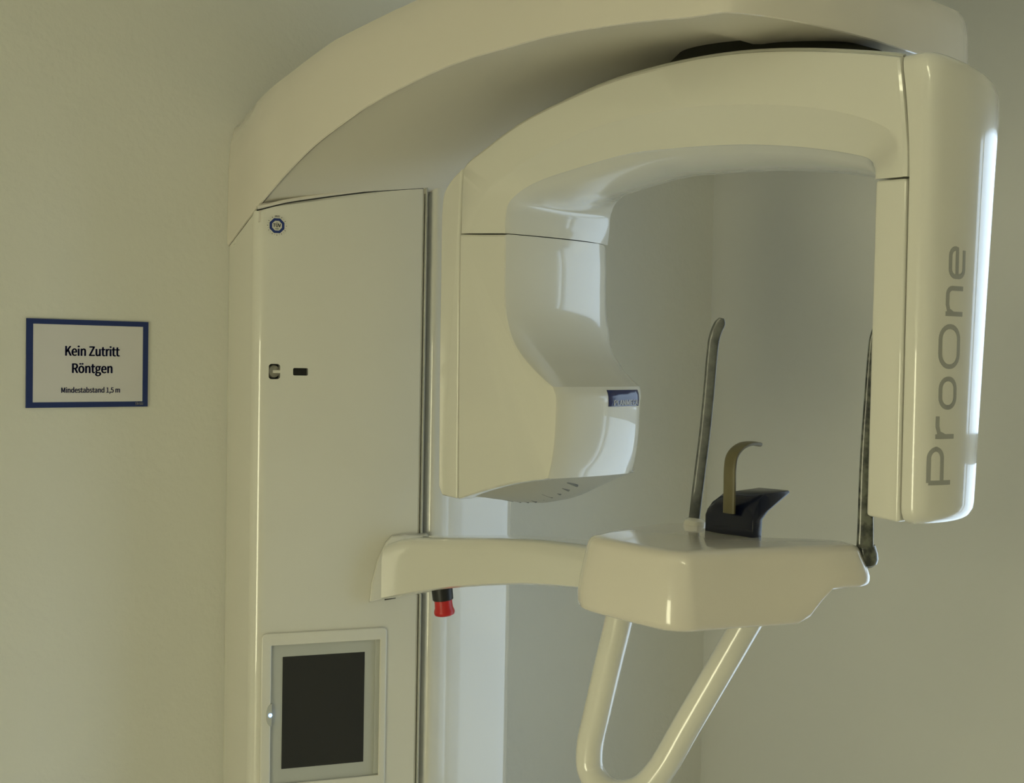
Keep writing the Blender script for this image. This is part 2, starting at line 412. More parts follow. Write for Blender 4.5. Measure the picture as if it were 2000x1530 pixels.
# --- inspection sticker --------------------------------------------
sc = onp(541, 441); st_o = sc
def oct_ring(r0, r1):
    k = math.pi / 8
    return [[(r0 * math.cos(k + i * math.pi / 4), r0 * math.sin(k + i * math.pi / 4)) for i in range(8)]] + ([[(r1 * math.cos(k + i * math.pi / 4), r1 * math.sin(k + i * math.pi / 4)) for i in range(8)]] if r1 else [])
stk = part('inspection_sticker', plate([[(.0178 * math.cos(i * math.pi / 24), .0178 * math.sin(i * math.pi / 24)) for i in range(48)]], sc, pd, UZ, pn, .0001, .0003), 'sticker_white', column, 0, 'round sticker with a blue octagon')
# --- ticks and octagon are one printed layer each
part('inspection_print', plate(oct_ring(.0138, .0091), sc, pd, UZ, pn, .0003, .0005), 'sticker', column, 0, 'blue octagon print')
ticks = []
for i in range(24):
    if i in (5, 6, 7): continue
    q = 2 * math.pi * i / 24; L = .0011 if i % 2 else .0017; w_ = .00022 if i % 2 else .0005
    d = Vector((math.cos(q), math.sin(q))); e = Vector((-d.y, d.x))
    ticks.append(plate([[tuple(d * .0153 - e * w_), tuple(d * (.0153 + L) - e * w_), tuple(d * (.0153 + L) + e * w_), tuple(d * .0153 + e * w_)]], sc, pd, UZ, pn, .0003, .00045))
ticks.append(text_mesh('TÜV', .0058, sc - UZ * .0022, pd, UZ, pn, .0001, .00035, .0138, d0=.0004))
ticks.append(text_mesh('SÜD', .0023, sc - UZ * .0066, pd, UZ, pn, .0001, .0001, .006, d0=.0004))
ticks.append(text_mesh('2015', .0026, sc + UZ * .0148, pd, UZ, pn, .0001, .00015, .0085, d0=.0004))
part('inspection_lettering', join(ticks), 'sticker_ink', column, 0, 'dark lettering and month ticks')

# --- touchscreen ----------------------------------------------------
scr_root = part('touchscreen', plate([rrect(SA0 - .0125, SB0 - .055, SA1 + .0075, SB1 + .017, .006), rrect(SA0, SB0, SA1, SB1, .003)], po0, pd, UZ, pn, .0, .0055, bevel=.0024), 'white', unit, 40, 'white frame around the control screen')
part('bezel', plate([rrect(SA0 + .0003, SB0 + .0003, SA1 - .0003, SB1 - .0003, .0028)], po0, pd, UZ, pn, -.0155, -.001), 'grey_bezel', scr_root, 0, 'grey bezel')
dq = [ps(onp(x, y, 0)) for x, y in ((551, 1284), (711, 1274), (711, 1488), (551, 1503))]
D0, D1 = (dq[0][0] + dq[3][0]) / 2, (dq[1][0] + dq[2][0]) / 2; E0, E1 = (dq[2][1] + dq[3][1]) / 2, (dq[0][1] + dq[1][1]) / 2
part('display', plate([rrect(D0, E0, D1, E1, .0005)], po0, pd, UZ, pn, -.0012, -.0004), 'screen', scr_root, 0, 'dark switched-off display')
part('bezel_step', plate([rrect(SA1 - .0095, SB0 + .005, SA1 - .0012, SB1 - .002, .001)], po0, pd, UZ, pn, -.0012, .0016, bevel=.0008), 'grey_bezel', scr_root, 40, 'raised grey rim along the right of the screen')
lc = onp(527, 1396)
la, lz = ps(lc)
tab = [(la + .0085 * math.cos(q) * 1.0 + .002, lz + .019 * math.sin(q)) for q in [math.pi / 2 + math.pi * i / 16 for i in range(17)]]
part('light_tab', plate([tab], po0, pd, UZ, pn, -.001, .0062, bevel=.0008), 'grey_bezel', scr_root, 40, 'grey tab holding the power light')
part('power_light', lathe(po0 + pd * la + UZ * lz + pn * .0062, pn, [(.0001, -.001), (.0032, -.001), (.0030, .0006), (.0001, .0010)], 20), 'led', scr_root, label='glowing blue power light')

# --- overhead arm (shoulder) ----------------------------------------
XS = 1.090
rim_px = [(457, 479), (505, 401), (555, 342), (613, 284), (680, 233), (724, 203), (799, 163), (860, 135), (920, 113), (980, 96), (1060, 74), (1130, 60), (1250, 43), (1350, 34)]
top_px = [(455, 250), (469, 232), (561, 144), (639, 88), (757, 31), (809, 8)]
def xs_of(px):
    if px < 505: return 1.066 - .021 * max(0, (px - 457) / 48)
    t_ = min(1, (px - 505) / 420); return 1.045 + (XS - 1.045) * t_ * t_ * (3 - 2 * t_)
rim = [onX(x, y, xs_of(x)) for x, y in rim_px]
rim[0].y = min(rim[0].y, YW - .0005); rim[0].y = YW - .0005
topc = sorted([onX(x, y, xs_of(x)) for x, y in top_px], key=lambda p: -p.y)
def ztop_sh(y):
    pts = [(p.y, p.z + .020) for p in topc] + [(1.40, 2.105), (1.2, 2.10), (1.05, 2.075), (.95, 2.045), (.85, 2.01)]
    if y >= pts[0][0]: return pts[0][1]
    for (y0, z0), (y1, z1) in zip(pts, pts[1:]):
        if y >= y1: return z0 + (z1 - z0) * (y - y0) / (y1 - y0)
    return pts[-1][1]
left = catmull(rim, 5)
UDROP = .024
zE = rim[-1].z
nose = catmull([rim[-1], Vector((1.091, .975, zE - .001)), Vector((1.100, .952, zE - .001)), Vector((1.125, .938, zE - .001)), Vector((1.17, .926, zE)), Vector((1.24, .914, zE)), Vector((XC, .908, zE))], 6)[1:]
half = left + nose
full = half + [mir(p) + Vector((.05 * min(1, max(0, (1.5 - p.y) / .5)) * min(1, (XC - p.x) / .1), 0, 0)) for p in reversed(half[:-1])]
rings = []; urings = []
for i, p in enumerate(full):
    a_ = full[max(i - 1, 0)]; b_ = full[min(i + 1, len(full) - 1)]
    inn = (Vector((XC, max(p.y, 1.06), 0)) - Vector((p.x, p.y, 0))).normalized()
    zt_ = ztop_sh(p.y) ; zr = p.z
    if zt_ < zr + .05: zt_ = zr + .05
    P0 = Vector((p.x, p.y, 0)); hh = zt_ - zr
    c = Vector((XC, max(p.y, 1.06), 0))
    prof = [P0 + UZ * (zr + .004) + inn * .008, P0 + UZ * zr + inn * .003, P0 + UZ * (zr + .001) + inn * .0008, P0 + UZ * (zr + .005), P0 + UZ * (zr + hh * .3), P0 + UZ * (zr + hh * .60) + inn * .001,
            P0 + UZ * (zr + hh * .80) + inn * .004, P0 + UZ * (zr + hh * .93) + inn * .012, P0 + UZ * zt_ + inn * .028]
    und = P0 + UZ * (zr + .0055) + inn * .03
    zt_c0, zr_c0 = (zt_, zr) if p.y > 1.06 else (ztop_sh(1.06), zE)
    topc_ = c + UZ * (zt_c0 + .012)
    kd = min(1, max(0, (p.y - 1.50) / .36)); kd = kd * kd * (3 - 2 * kd)
    undc = c + UZ * (zr_c0 + .014 - UDROP * kd)
    mids = [undc.lerp(und, t_ / 7) for t_ in range(1, 7)]
    tmid = [topc_.lerp(prof[-1], t_ / 3) for t_ in (2, 1)]
    rings.append([undc + UZ * .004] + [und + UZ * .004] + prof + tmid + [topc_]); urings.append([undc] + mids + [und, prof[0] + inn * .001])
overhead = part('overhead_arm', loft(rings, cap=True, closed_ring=True), 'cream', unit, 30)
part('underside_panel', loft(urings, cap=False, closed_ring=False), 'satin', overhead, 60)
# neck: closes the step between the column covers and the arm's underside
def rim_z(y):
    for a_, b_ in zip(left, left[1:]):
        if b_.y <= y <= a_.y: return a_.z + (b_.z - a_.z) * (a_.y - y) / max(a_.y - b_.y, 1e-6)
    return left[0].z
nk = [pe + pd * s_ - pn * .0035 for s_ in (.004, .03, .06, .1, .15, .2, .25, .28, PL + .008)] + [Vector((XC, 1.8405, 0))]
nb_ = [Vector((1.078, 2.09, 0)), Vector((1.052, 1.965, 0))]
nkf = nb_ + nk + [Vector((1.36, 1.834, 0)), Vector((1.53, 1.836, 0)), Vector((1.54, 2.07, 0))]
part('neck', prism([Vector((p.x, p.y, ztop(p) - .02 if p.x < XC - .005 else zt_c - .006)) for p in nkf], [Vector((p.x, p.y, max(rim_z(p.y) + .002, 1.80))) for p in nkf]), 'cream', overhead, 30)
lip = [Vector((p.x, p.y, ztop(p) + .0042)) + pn * .0015 for p in [pe + pd * s_ for s_ in (.0, .02, .05, .1, .15, .2, .25, PL - .003)]]
part('lip', tube(catmull(lip, 4), .0032, 10), 'cream', overhead, 40)
part('seam_shade', tube(catmull([p - UZ * .0040 - pn * .002 for p in lip], 4), .0014, 8), 'dark', overhead, 40)  # dark strip drawn for the shade in the seam below the lip
# seam strip where the arm meets the column cover
part('seam_strip', tube([onX(458, 477, 1.065), onX(480, 444, 1.062), onX(503, 408, 1.05)], .0022, 8), 'trim', overhead)
# pivot hub of the rotating arm, widened to darken the gap above the arch
hub = [[Vector((1.350 + (.095 - e_ * .8) * math.cos(q), 1.12 + (.21 - e_ * 2) * math.sin(q), z_)) for q in [2 * math.pi * k_ / 64 for k_ in range(64)]] for z_, e_ in ((1.905, 0), (1.940, .003), (1.955, .022), (1.985, .045))]
part('pivot_hub', loft(hub), 'hub', overhead, 60, 'dark pivot housing between overhead arm and rotating arm')

# --- rotating arm (arch) --------------------------------------------
XF, XB = 1.220, 1.458
XM = (XF + XB) / 2
O_px = [(898, 456), (899, 405), (901, 355), (904, 327), (945, 290), (1010, 242), (1100, 195), (1200, 153), (1320, 121), (1430, 103), (1540, 97), (1650, 100), (1735, 106), (1757, 109), (1764, 180), (1770, 250), (1773, 300), (1773, 344)]
C_px = [(915, 456), (925, 425), (940, 395), (957, 368), (1000, 333), (1060, 296), (1150, 253), (1250, 225), (1350, 209), (1440, 204), (1540, 206), (1620, 215), (1690, 232), (1735, 253), (1750, 272), (1755, 292), (1757, 318), (1756, 346)]
I_px = [(986, 456), (986, 428), (992, 398), (1010, 378), (1046, 356), (1130, 327), (1227, 300), (1300, 291), (1372, 285), (1450, 282), (1540, 285), (1610, 292), (1665, 301), (1690, 307), (1703, 316), (1708, 330), (1709, 342), (1709, 350)]
XI = 1.247
Oq = [onX(x, y, XF) for x, y in O_px]; Cq = [onX(x, y, XF) for x, y in C_px]
def ss_(t): t = min(1, max(0, t)); return t * t * (3 - 2 * t)
Iq = [onX(x, y, XF + .002 + (XI - XF - .002) * ss_((i - .5) / 5) * ss_((17 - i) / 4.5)) for i, (x, y) in enumerate(I_px)]
Oq = catmull(Oq[:14], 5) + catmull(Oq[13:], 5)[1:]
Cq = catmull(Cq, 5); Iq = catmull(Iq, 5)
rings = []; NS = len(Oq)
for i in range(NS):
    o_, c_, i_ = Oq[i], Cq[i], Iq[i]
    ta = Iq[max(i - 1, 0)]; tb = Iq[min(i + 1, NS - 1)]
    t = Vector((0, tb.y - ta.y, tb.z - ta.z)).normalized(); nin = Vector((0, t.z, -t.y))
    if nin.dot(Vector((0, i_.y - o_.y, i_.z - o_.z))) < 0: nin = -nin
    d_o = Vector((0, i_.y - o_.y, i_.z - o_.z)).normalized()
    k = min(1, max(0, (i - 8) / 14)) * min(1, max(0, (NS - 1 - i) / 22)); sag = .004 + .018 * k
    def at(p, x): return Vector((x, p.y, p.z))
    xf = i_.x; XBi = XB - .062 * min(1, max(0, (i - 50) / 20))
    ring_ = [at(o_, XF + .006), at(o_ + d_o * .002, XF + .002), at(o_ + d_o * .006, XF), at(c_ - d_o * .004, XF), at(c_, XF + .0004), at(c_ + d_o * .004, XF + (xf - XF) * .12)]
    ring_ += [at(i_ - d_o * .004, xf - .0008), at(i_, xf + .001), at(i_ + nin * .0012, xf + .005)]
    for f in (.08, .2, .35, .5, .65, .8, .92):
        ring_.append(at(i_ + nin * (.0012 + sag * (1 - (2 * f - 1) ** 2)), xf + (XBi - (xf - XF) - xf) * f))
    e_ = max(0, 1 - i / 12)
    ring_ = [p + nin * (-.014 * e_ * max(0, (p.x - XM) / (XB - XM)) ** 2) for p in ring_]
    mirr = [Vector((XF + XBi - p.x, p.y, p.z)) - nin * (.014 * e_ if j < 3 else 0.0) for j, p in enumerate(reversed(ring_[:9]))]
    rings.append(ring_ + mirr)
arch = part('rotating_arm', loft(rings), 'white', unit, 28)
part('top_seal', tube([Vector((XF + .010, p.y, p.z + .0005)) for p in Oq[12:66]], .0035, 10), 'trim', arch)
# added dark blocker that keeps light out of the gap above the arch
def und_z(y):
    return (rim_z(y) if y > left[-1].y else zE) + .020
rl = [(p, min(1, max(.02, (i_ - 10) / 26))) for i_, p in enumerate(Oq) if 9 < i_ < 64 and p.y > .955][::2]
def blocker_top(p, k_): return p.z + .002 + (max(und_z(p.y), p.z + .004) - p.z) * k_
part('gap_blocker', loft([[Vector((x_, p.y, z_)) for x_, z_ in ((1.40 - .05 * k_, p.z - .015), (1.45, p.z - .015), (1.45, blocker_top(p, k_)), (1.40 - .05 * k_, blocker_top(p, k_)))] for p, k_ in rl]), 'gap_dark', overhead, 60)
mk = onX(1381, 283, XI + .002)
part('position_mark', tube([mk + Vector((0, .006, .0015)), mk + Vector((.012, -.002, -.002))], .0024, 10), 'white', arch)

# --- tube housing (left block) --------------------------------------
prof_px = [(986, 457.2), (987, 500), (986, 560), (988, 610), (998, 655), (1015, 688), (1040, 718), (1062, 740), (1080, 756), (1086, 775), (1086, 800), (1083, 860), (1077, 905), (1070, 936)]
pq = [onX(x, y, XF) for x, y in prof_px]
pq = catmull(pq[:9], 4) + catmull(pq[8:], 4)[1:]
bot = catmull([onX(x, y, XF) for x, y in ((1070, 937), (1020, 943), (960, 956), (894, 976))], 4)[1:]
tl = [onX(894, 760, XF), onX(898, 457.2, XF)]
base = pq + bot + tl
npq = len(pq)
cy = sum(p.y for p in base) / len(base); cz_ = sum(p.z for p in base) / len(base)
def tube_section(s, dlt, ins):
    out = []
    for j, p in enumerate(base):
        w_ = .236 if p.z > 1.60 else .236 - .036 * min(1, (1.60 - p.z) / .12)
        q = Vector((XF + w_ * s, p.y, p.z))
        if j < npq: q.y += dlt
        v = Vector((0, cy - q.y, cz_ - q.z)); q += v.normalized() * ins if v.length > 0 else Vector()
        out.append(q)
    return out
secs = [(0, .004, .004), (.008, .0012, .0012), (.025, 0, 0), (.2, -.003, 0), (.4, -.004, 0), (.6, -.002, 0), (.75, .002, 0), (.86, .006, 0), (.93, .011, .001), (.975, .017, .004), (1, .026, .009)]
tubeh = part('tube_housing', loft([tube_section(*s) for s in secs]), 'white', unit, 30)
# rear shell strip with the seam
rs_px = [(892.5, 975), (897, 458), (902, 328), (880, 352), (866, 378), (861, 420), (857, 700), (855, 950), (862, 968)]
rs = [onX(x, y, XF) for x, y in rs_px]
rs = [rs[0], rs[1], rs[2]] + catmull(rs[2:6], 4)[1:] + rs[6:]
for p in rs[:3]: p.y += .0012
part('rear_shell', prism([Vector((XF + .0005, p.y, p.z)) for p in rs], [Vector((XB, p.y, p.z)) for p in rs], bevel=.009, seg=4, angle=60), 'white', tubeh, 40)
# dish-shaped underside with vent slots
bl = [Vector((0, p.y, p.z)) for p in bot]
def under(s, drop, k):
    out = []
    y0, y1 = base[npq - 1].y + .006, bot[-1].y - .004
    for j in range(25):
        t = j / 24; y = y0 + (y1 - y0) * t
        zb = None
        bb = [base[npq - 1]] + bot
        for a_, b_ in zip(bb, bb[1:]):
            if a_.y <= y <= b_.y: zb = a_.z + (b_.z - a_.z) * (y - a_.y) / (b_.y - a_.y)
        if zb is None: zb = bb[-1].z
        out.append(Vector((XF + .2 * s, y, zb + .003 - drop * (math.sin(math.pi * min(1, max(0, t))) ** .7))))
    return out
us = [under(s, d, 0) for s, d in ((.03, 0), (.12, .010), (.25, .021), (.4, .029), (.55, .032), (.7, .030), (.85, .018), (.95, .004))]
part('underside_cover', loft(us, cap=False, closed_ring=False, fix=True), 'vent', tubeh, 60)
for k in range(9):
    r_, c_ = 0, k
    yk = 1.40 + .019 * k
    a_ = Vector((XF + .06, yk, 0)); b_ = Vector((XF + .085, yk + .004, 0))
    def zu(x, y):
        best = None
        for r2 in us:
            for p in r2:
                dd = (p.x - x) ** 2 + (p.y - y) ** 2
                if best is None or dd < best[0]: best = (dd, p.z)
        return best[1]
    part('vent_slot', tube([Vector((a_.x, a_.y, zu(a_.x, a_.y) + .0006)), Vector((b_.x, b_.y, zu(b_.x, b_.y) + .0006))], .0022, 8), 'vent_slot', tubeh)
# name badge, bent to the face it sits on
SEC = [(a_[0], a_[1]) for a_ in [(0, .004), (.008, .0012), (.025, 0), (.2, -.003), (.4, -.004), (.6, -.002), (.75, .002), (.86, .006), (.93, .011), (.975, .017), (1, .026)]]
def face_pt(x, z, off):
    w_ = .236 if z > 1.60 else .236 - .036 * min(1, (1.60 - z) / .12)
    s_ = min(1, max(0, (x - XF) / w_)); d_ = SEC[-1][1]
    for (a_, da), (b_, db) in zip(SEC, SEC[1:]):
        if a_ <= s_ <= b_: d_ = da + (db - da) * (s_ - a_) / (b_ - a_); break
    y = None
    for p, q in zip(pq, pq[1:]):
        if q.z <= z <= p.z: y = p.y + (q.y - p.y) * (p.z - z) / max(p.z - q.z, 1e-6)
    return Vector((x, (y if y is not None else pq[-1].y) + d_ - off, z))
yb = face_pt(1.38, 1.475, 0).y
bc = [onY(x, y, yb) for x, y in ((1183, 762), (1251, 793))]
bx0, bx1, bz0, bz1 = bc[0].x, bc[1].x, bc[1].z, bc[0].z
def badge_ring(off, ins):
    L = rrect(bx0 + ins, bz0 + ins, bx1 - ins, bz1 - ins, .0025, 4); out = []
    for p, q in zip(L, L[1:] + L[:1]):
        for t in range(4): out.append((p[0] + (q[0] - p[0]) * t / 4, p[1] + (q[1] - p[1]) * t / 4))
    return out
def badge_mesh():
    nx, nz = 16, 4; v = []; f = []
    for k_, off in enumerate((-.003, .0016)):
        for i_ in range(nx + 1):
            for j_ in range(nz + 1):
                x, z = bx0 + (bx1 - bx0) * i_ / nx, bz0 + (bz1 - bz0) * j_ / nz
                e = .0008 if k_ and (i_ in (0, nx) or j_ in (0, nz)) else 0
                v.append(face_pt(x, z, off - e))
    N = (nx + 1) * (nz + 1); ix = lambda k_, i_, j_: k_ * N + i_ * (nz + 1) + j_
    for k_ in (0, 1):
        for i_ in range(nx):
            for j_ in range(nz): f.append((ix(k_, i_, j_), ix(k_, i_ + 1, j_), ix(k_, i_ + 1, j_ + 1), ix(k_, i_, j_ + 1)))
    for i_ in range(nx):
        for j_ in (0, nz): f.append((ix(0, i_, j_), ix(0, i_ + 1, j_), ix(1, i_ + 1, j_), ix(1, i_, j_)))
    for j_ in range(nz):
        for i_ in (0, nx): f.append((ix(0, i_, j_), ix(0, i_, j_ + 1), ix(1, i_, j_ + 1), ix(1, i_, j_)))
    return mesh_of(v, f)
badge = part('name_badge', badge_mesh(), 'badge', tubeh, 50, 'blue glossy name badge')
bcx = (bx0 + bx1) / 2 + .003
part('badge_lettering', text_mesh('PLANMECA', .0078, None, None, None, None, .0003, .00035, (bx1 - bx0) * .80, d0=.0017,
     warp=lambda x, y, d: face_pt(bcx + x, bz0 + .0016 + y, d)), 'badge_ink', tubeh, 0, 'pale lettering on the badge')

# --- sensor housing (right block) ------------------------------------
sp = [(1.2215, .790), (1.2212, .780), (1.2225, .772), (1.2275, .7655), (1.240, .7585), (1.27, .7525), (1.30, .7515), (1.335, .7555), (1.37, .766), (1.40, .780), (1.425, .795), (1.440, .808), (1.446, .82)]
spc = catmull([Vector((x, y, 0)) for x, y in sp], 5)
def seamY(z):
    zz = [(1.892, .801), (1.86, .7955), (1.82, .791), (1.787, .7885), (1.756, .7875), (1.372, .7865)]
    if z >= zz[0][0]: return zz[0][1]
    for (z0, y0), (z1, y1) in zip(zz, zz[1:]):
        if z >= z1: return y0 + (y1 - y0) * (z - z0) / (z1 - z0)
    return zz[-1][1]
ZT, ZB = 1.893, 1.371
def shell_pt(p, z, ins=0.0):
    k = 1.0 - .205 * (ZT - z) / (ZT - ZB)
    x = 1.2212 + (p.x - 1.2212) * k; y = p.y - .7885 + .7885
    if p.y > .783: y = p.y
    return Vector((x, y, z))
def shell_ring(z, ins, dz=0):
    pts = [shell_pt(p, z) for p in spc]
    sy = seamY(z) - .0016
    pts[0] = Vector((pts[0].x, sy, z))
    for i in range(1, 6):
        pts[i].y = min(pts[i].y, sy - .0004 * i)
    n = len(pts); out = []
    for i, p in enumerate(pts):
        a_ = pts[max(i - 1, 0)]; b_ = pts[min(i + 1, n - 1)]; t = (b_ - a_).normalized(); inn = Vector((-t.y, t.x, 0))
        c = Vector((1.33, .84, z)) - p; c.z = 0
        if inn.dot(c) < 0: inn = -inn
        out.append(p + inn * ins)
    far = Vector((out[-1].x, .822, z)); near = Vector((XF + .02 + ins, .822, z)); near2 = Vector((XF + .02, sy, z))
    out = out + [far, near, near2]
    top = max(0, (z - 1.60) / (ZT - 1.60)) ** 2
    for p in out: p.z -= .024 * top * max(0, (p.x - 1.235) / .2)
    return out
lev = [(ZB, .014), (ZB + .002, .008), (ZB + .006, .0035), (ZB + .013, .0006), (ZB + .02, 0)] + [(ZB + .02 + (ZT - .018 - ZB - .02) * i / 24, 0) for i in range(1, 25)] + [(ZT - .009, .0012), (ZT - .004, .0035), (ZT - .001, .007), (ZT, .011)]
sensor = part('sensor_housing', loft([shell_ring(z, i) for z, i in lev]), 'white', unit, 32)
fc = [onX(x, y, XF) for x, y in ((1709, 352.5), (1771, 347.5), (1756, 1022), (1691, 1008))]
for p in fc[1:3]: p.y += .0007
part('front_cover', prism([Vector((XF, p.y, p.z)) for p in fc], [Vector((XB - .10, p.y, p.z)) for p in fc], bevel=.004, seg=3), 'white', sensor, 40)
# lettering along the outer face: strokes laid onto the shell
def shell_at(a, z, off):
    """a = distance along the outer curve from the front corner (m), measured on the shell at height z"""
    pts = [shell_pt(p, z) for p in spc[8:]]
    d = 0
    for p, q in zip(pts, pts[1:]):
        L = (q - p).length
        if d + L >= a:
            t = (q - p).normalized(); n_ = Vector((t.y, -t.x, 0)); n_ = n_ if n_.y < 0 else -n_
            return p + t * (a - d) + n_ * off
        d += L
    return pts[-1]
def stroke(pts, w, closed=False):
    """2-D polyline -> list of quads"""
    n = len(pts); L = []; R_ = []
    for i in range(n):
        a_ = pts[(i - 1) % n] if closed else pts[max(i - 1, 0)]; b_ = pts[(i + 1) % n] if closed else pts[min(i + 1, n - 1)]
        t = (Vector(b_) - Vector(a_)).normalized(); e = Vector((-t.y, t.x))
        L.append(Vector(pts[i]) + e * w / 2); R_.append(Vector(pts[i]) - e * w / 2)
    return [(L[i], L[(i + 1) % n], R_[(i + 1) % n], R_[i]) for i in range(n if closed else n - 1)]
def dens(pts, step=.004):
    out = []
    for p, q in zip(pts, pts[1:]):
        p, q = Vector(p), Vector(q); k = max(1, int((q - p).length / step))
        out += [tuple(p + (q - p) * i / k) for i in range(k)]
    return out + [tuple(pts[-1])]
def squircle(x0, y0, x1, y1, r):
    pts = rrect(x0, y0, x1, y1, r, 6); return dens(pts + [pts[0]])[:-1]
# letter layout: (kind, start z px, end z px): x axis = up the housing, y axis = letter height
def zpx(y, x=1850): return onY(x, y, .750).z
SWD = .0052
CAPH, LOW = .0345, .0285
quads = []
def glyph(kind, z0, z1, shift):
    w_ = z1 - z0; h = CAPH if kind in 'PO' else LOW; b = SWD / 2; S = []
    if kind == 'P':
        r = .013
        top = dens([(b, b - b), (b, h - b)]); S.append((top, False))
        bowl = [(b, h - b), (w_ - r, h - b)] + [(w_ - r + (r - b) * math.sin(q), h - r + (r - b) * math.cos(q)) for q in [math.pi * i / 20 for i in range(1, 11)]]
        lo = h * .40
        bowl += [(w_ - b - (r - b) * (1 - math.cos(q)), lo + r - b - (r - b) * math.sin(q)) for q in [math.pi * i / 20 for i in range(0, 11)]] + [(b, lo)]
        S.append((dens(bowl), False))
    elif kind in 'oO':
        S.append((squircle(b, b, w_ - b, h - b, .011 if kind == 'o' else .014), True))
    elif kind == 'r':
        S.append((dens([(b, 0), (b, h)]), False)); S.append((dens([(b, h - .014), (b + .004, h - .005), (b + .011, h - b), (w_, h - b)]), False))
    elif kind == 'n':
        S.append((dens([(b, 0), (b, h)]), False))
        r = .010
        S.append((dens([(b, h - .012), (b + .004, h - .0045), (b + .010, h - b), (w_ - r, h - b)] + [(w_ - r + (r - b) * math.sin(q), h - r + (r - b) * math.cos(q)) for q in [math.pi * i / 16 for i in range(1, 9)]] + [(w_ - b, 0)]), False))
    elif kind == 'e':
        r = .011
        body = [(b, h * .52), (w_ - b, h * .52), (w_ - b, h - r)] + [(w_ - r + (r - b) * math.cos(q), h - r + (r - b) * math.sin(q)) for q in [math.pi / 2 * i / 6 for i in range(1, 7)]]
        body += [(r + (r - b) * math.cos(q), h - r + (r - b) * math.sin(q)) for q in [math.pi / 2 + math.pi / 2 * i / 6 for i in range(0, 7)]]
        body += [(r + (r - b) * math.cos(q), r + (r - b) * math.sin(q)) for q in [math.pi + math.pi / 2 * i / 6 for i in range(0, 7)]] + [(w_ - .004, b)]
        S.append((dens(body), False))
    for pts, cl in S:
        for qd in stroke(pts, SWD, cl):
            quads.append([(z0 + p.x, shift, p.y) for p in qd])
LET = [('P', 948, 873, 1856), ('r', 858, 814, 1862), ('o', 801, 736, 1868), ('O', 721, 633, 1874), ('n', 617, 557, 1880), ('e', 543, 478, 1885)]
def a_of_px(x, y):
    """arc distance on the shell whose point shows at pixel x,y"""
    best = None
    for i in range(0, 160):
        a_ = i * .001; z = zpx(y, x); p = shell_at(a_, z, 0); d = p - EYE; px = W / 2 + FPX * d.dot(CR) / d.dot(CF)
        if best is None or abs(px - x) < best[0]: best = (abs(px - x), a_)
    return best[1]
for k, y0, y1, xb in LET: glyph(k, zpx(y0), zpx(y1), a_of_px(xb, (y0 + y1) / 2))
vv = []; ff = []
for qd in quads:
    i0 = len(vv)
    for off in (.00005, .0004):
        for z, ab, hgt in qd: vv.append(shell_at(max(ab - hgt, 0.0), z, off))
    ff += [(i0 + 4, i0 + 5, i0 + 6, i0 + 7)] + [(i0 + j, i0 + (j + 1) % 4, i0 + 4 + (j + 1) % 4, i0 + 4 + j) for j in range(4)]
part('side_lettering', mesh_of(vv, ff, fix=True), 'letter', sensor, 0, 'grey lettering up the outer face')

# --- patient support -------------------------------------------------
def X3(x, y, z): return Vector((x, y, z))
top = [(1.059, 1.108), (1.054, 1.098), (1.050, 1.03), (1.049, .982), (1.051, .968), (1.060, .957), (1.074, .952), (1.15, .928), (1.21, .905), (1.262, .886), (1.278, .882), (1.288, .889), (1.298, .910), (1.292, .935), (1.262, .965), (1.232, 1.0), (1.222, 1.05), (1.250, 1.085), (1.262, 1.12), (1.246, 1.142), (1.20, 1.150), (1.12, 1.138), (1.078, 1.125), (1.066, 1.118)]
tp = catmull([Vector((x, y, 0)) for x, y in top], 4, closed=True)
cxy = Vector((1.16, 1.02, 0))
def outset(P, d):
    n = len(P); o = []
    for i, p in enumerate(P):
        t = (P[(i + 1) % n] - P[i - 1]).normalized(); e = Vector((-t.y, t.x, 0))
        o.append(p + e * d)
    return o
sgn = 1
test = outset(tp, .01)
if sum((p - cxy).length for p in test) < sum((p - cxy).length for p in tp): sgn = -1
def zbot(p):                                  # the right wing is cut away underneath
    t = min(1, max(0, ((1.262 - .062) - 0) and ((p - Vector((1.10, .95, 0))).dot(Vector((.94, -.34, 0))) - .105) / .05))
    t = t * t * (3 - 2 * t)
    return 1.246 + .040 * t
zT = 1.331
rings = []
for d, f, dz in ((-.012, 0, 0), (-.004, 0, -.0008), (.001, 0, -.003), (.0045, 0, -.008), (.0065, 0, -.014)):
    rings.append([Vector((p.x, p.y, zT + dz)) for p in outset(tp, sgn * d)])
for d, f in ((.014, .5), (.0165, .75), (.0165, .92)):
    rings.append([Vector((p.x, p.y, zT - .014 + (zbot(p) - zT + .014) * f)) for p in outset(tp, sgn * d)])
for d, dz in ((.0158, -.0006), (.0125, -.0035), (.006, -.005)):
    rings.append([Vector((p.x, p.y, zbot(p) + dz)) for p in outset(tp, sgn * d)])
support = part('patient_support', loft(rings), 'cream', unit, 50)

# support arm from the column
arm_top = [(726, 1168, 0), ]
def arm_sec(xf, y, zt_, zb_, th):
    h = zt_ - zb_; r = min(.012, h * .15)
    return [Vector(p) for p in ((xf, y, zb_ + .003), (xf, y, zb_ + h * .35), (xf, y, zb_ + h * .7), (xf + .002, y, zt_ - .012), (xf + .006, y, zt_ - .004), (xf + .014, y, zt_), (xf + th - .012, y, zt_ + .001),
                                (xf + th - .003, y, zt_ - .006), (xf + th, y, zt_ - .016), (xf + th, y, zb_ + .008), (xf + th - .006, y, zb_), (xf + .004, y, zb_))]
arm_px = [(745, 1063, 1172, 1.174), (775, 1054, 1166, 1.170), (820, 1053, 1158, 1.163), (880, 1053, 1150, 1.152), (950, 1054, 1145, 1.138), (1020, 1058, 1143, 1.122), (1090, 1066, 1147, 1.104), (1165, 1078, 1155, 1.085), (1200, 1082, 1160, 1.078)]
asec = []
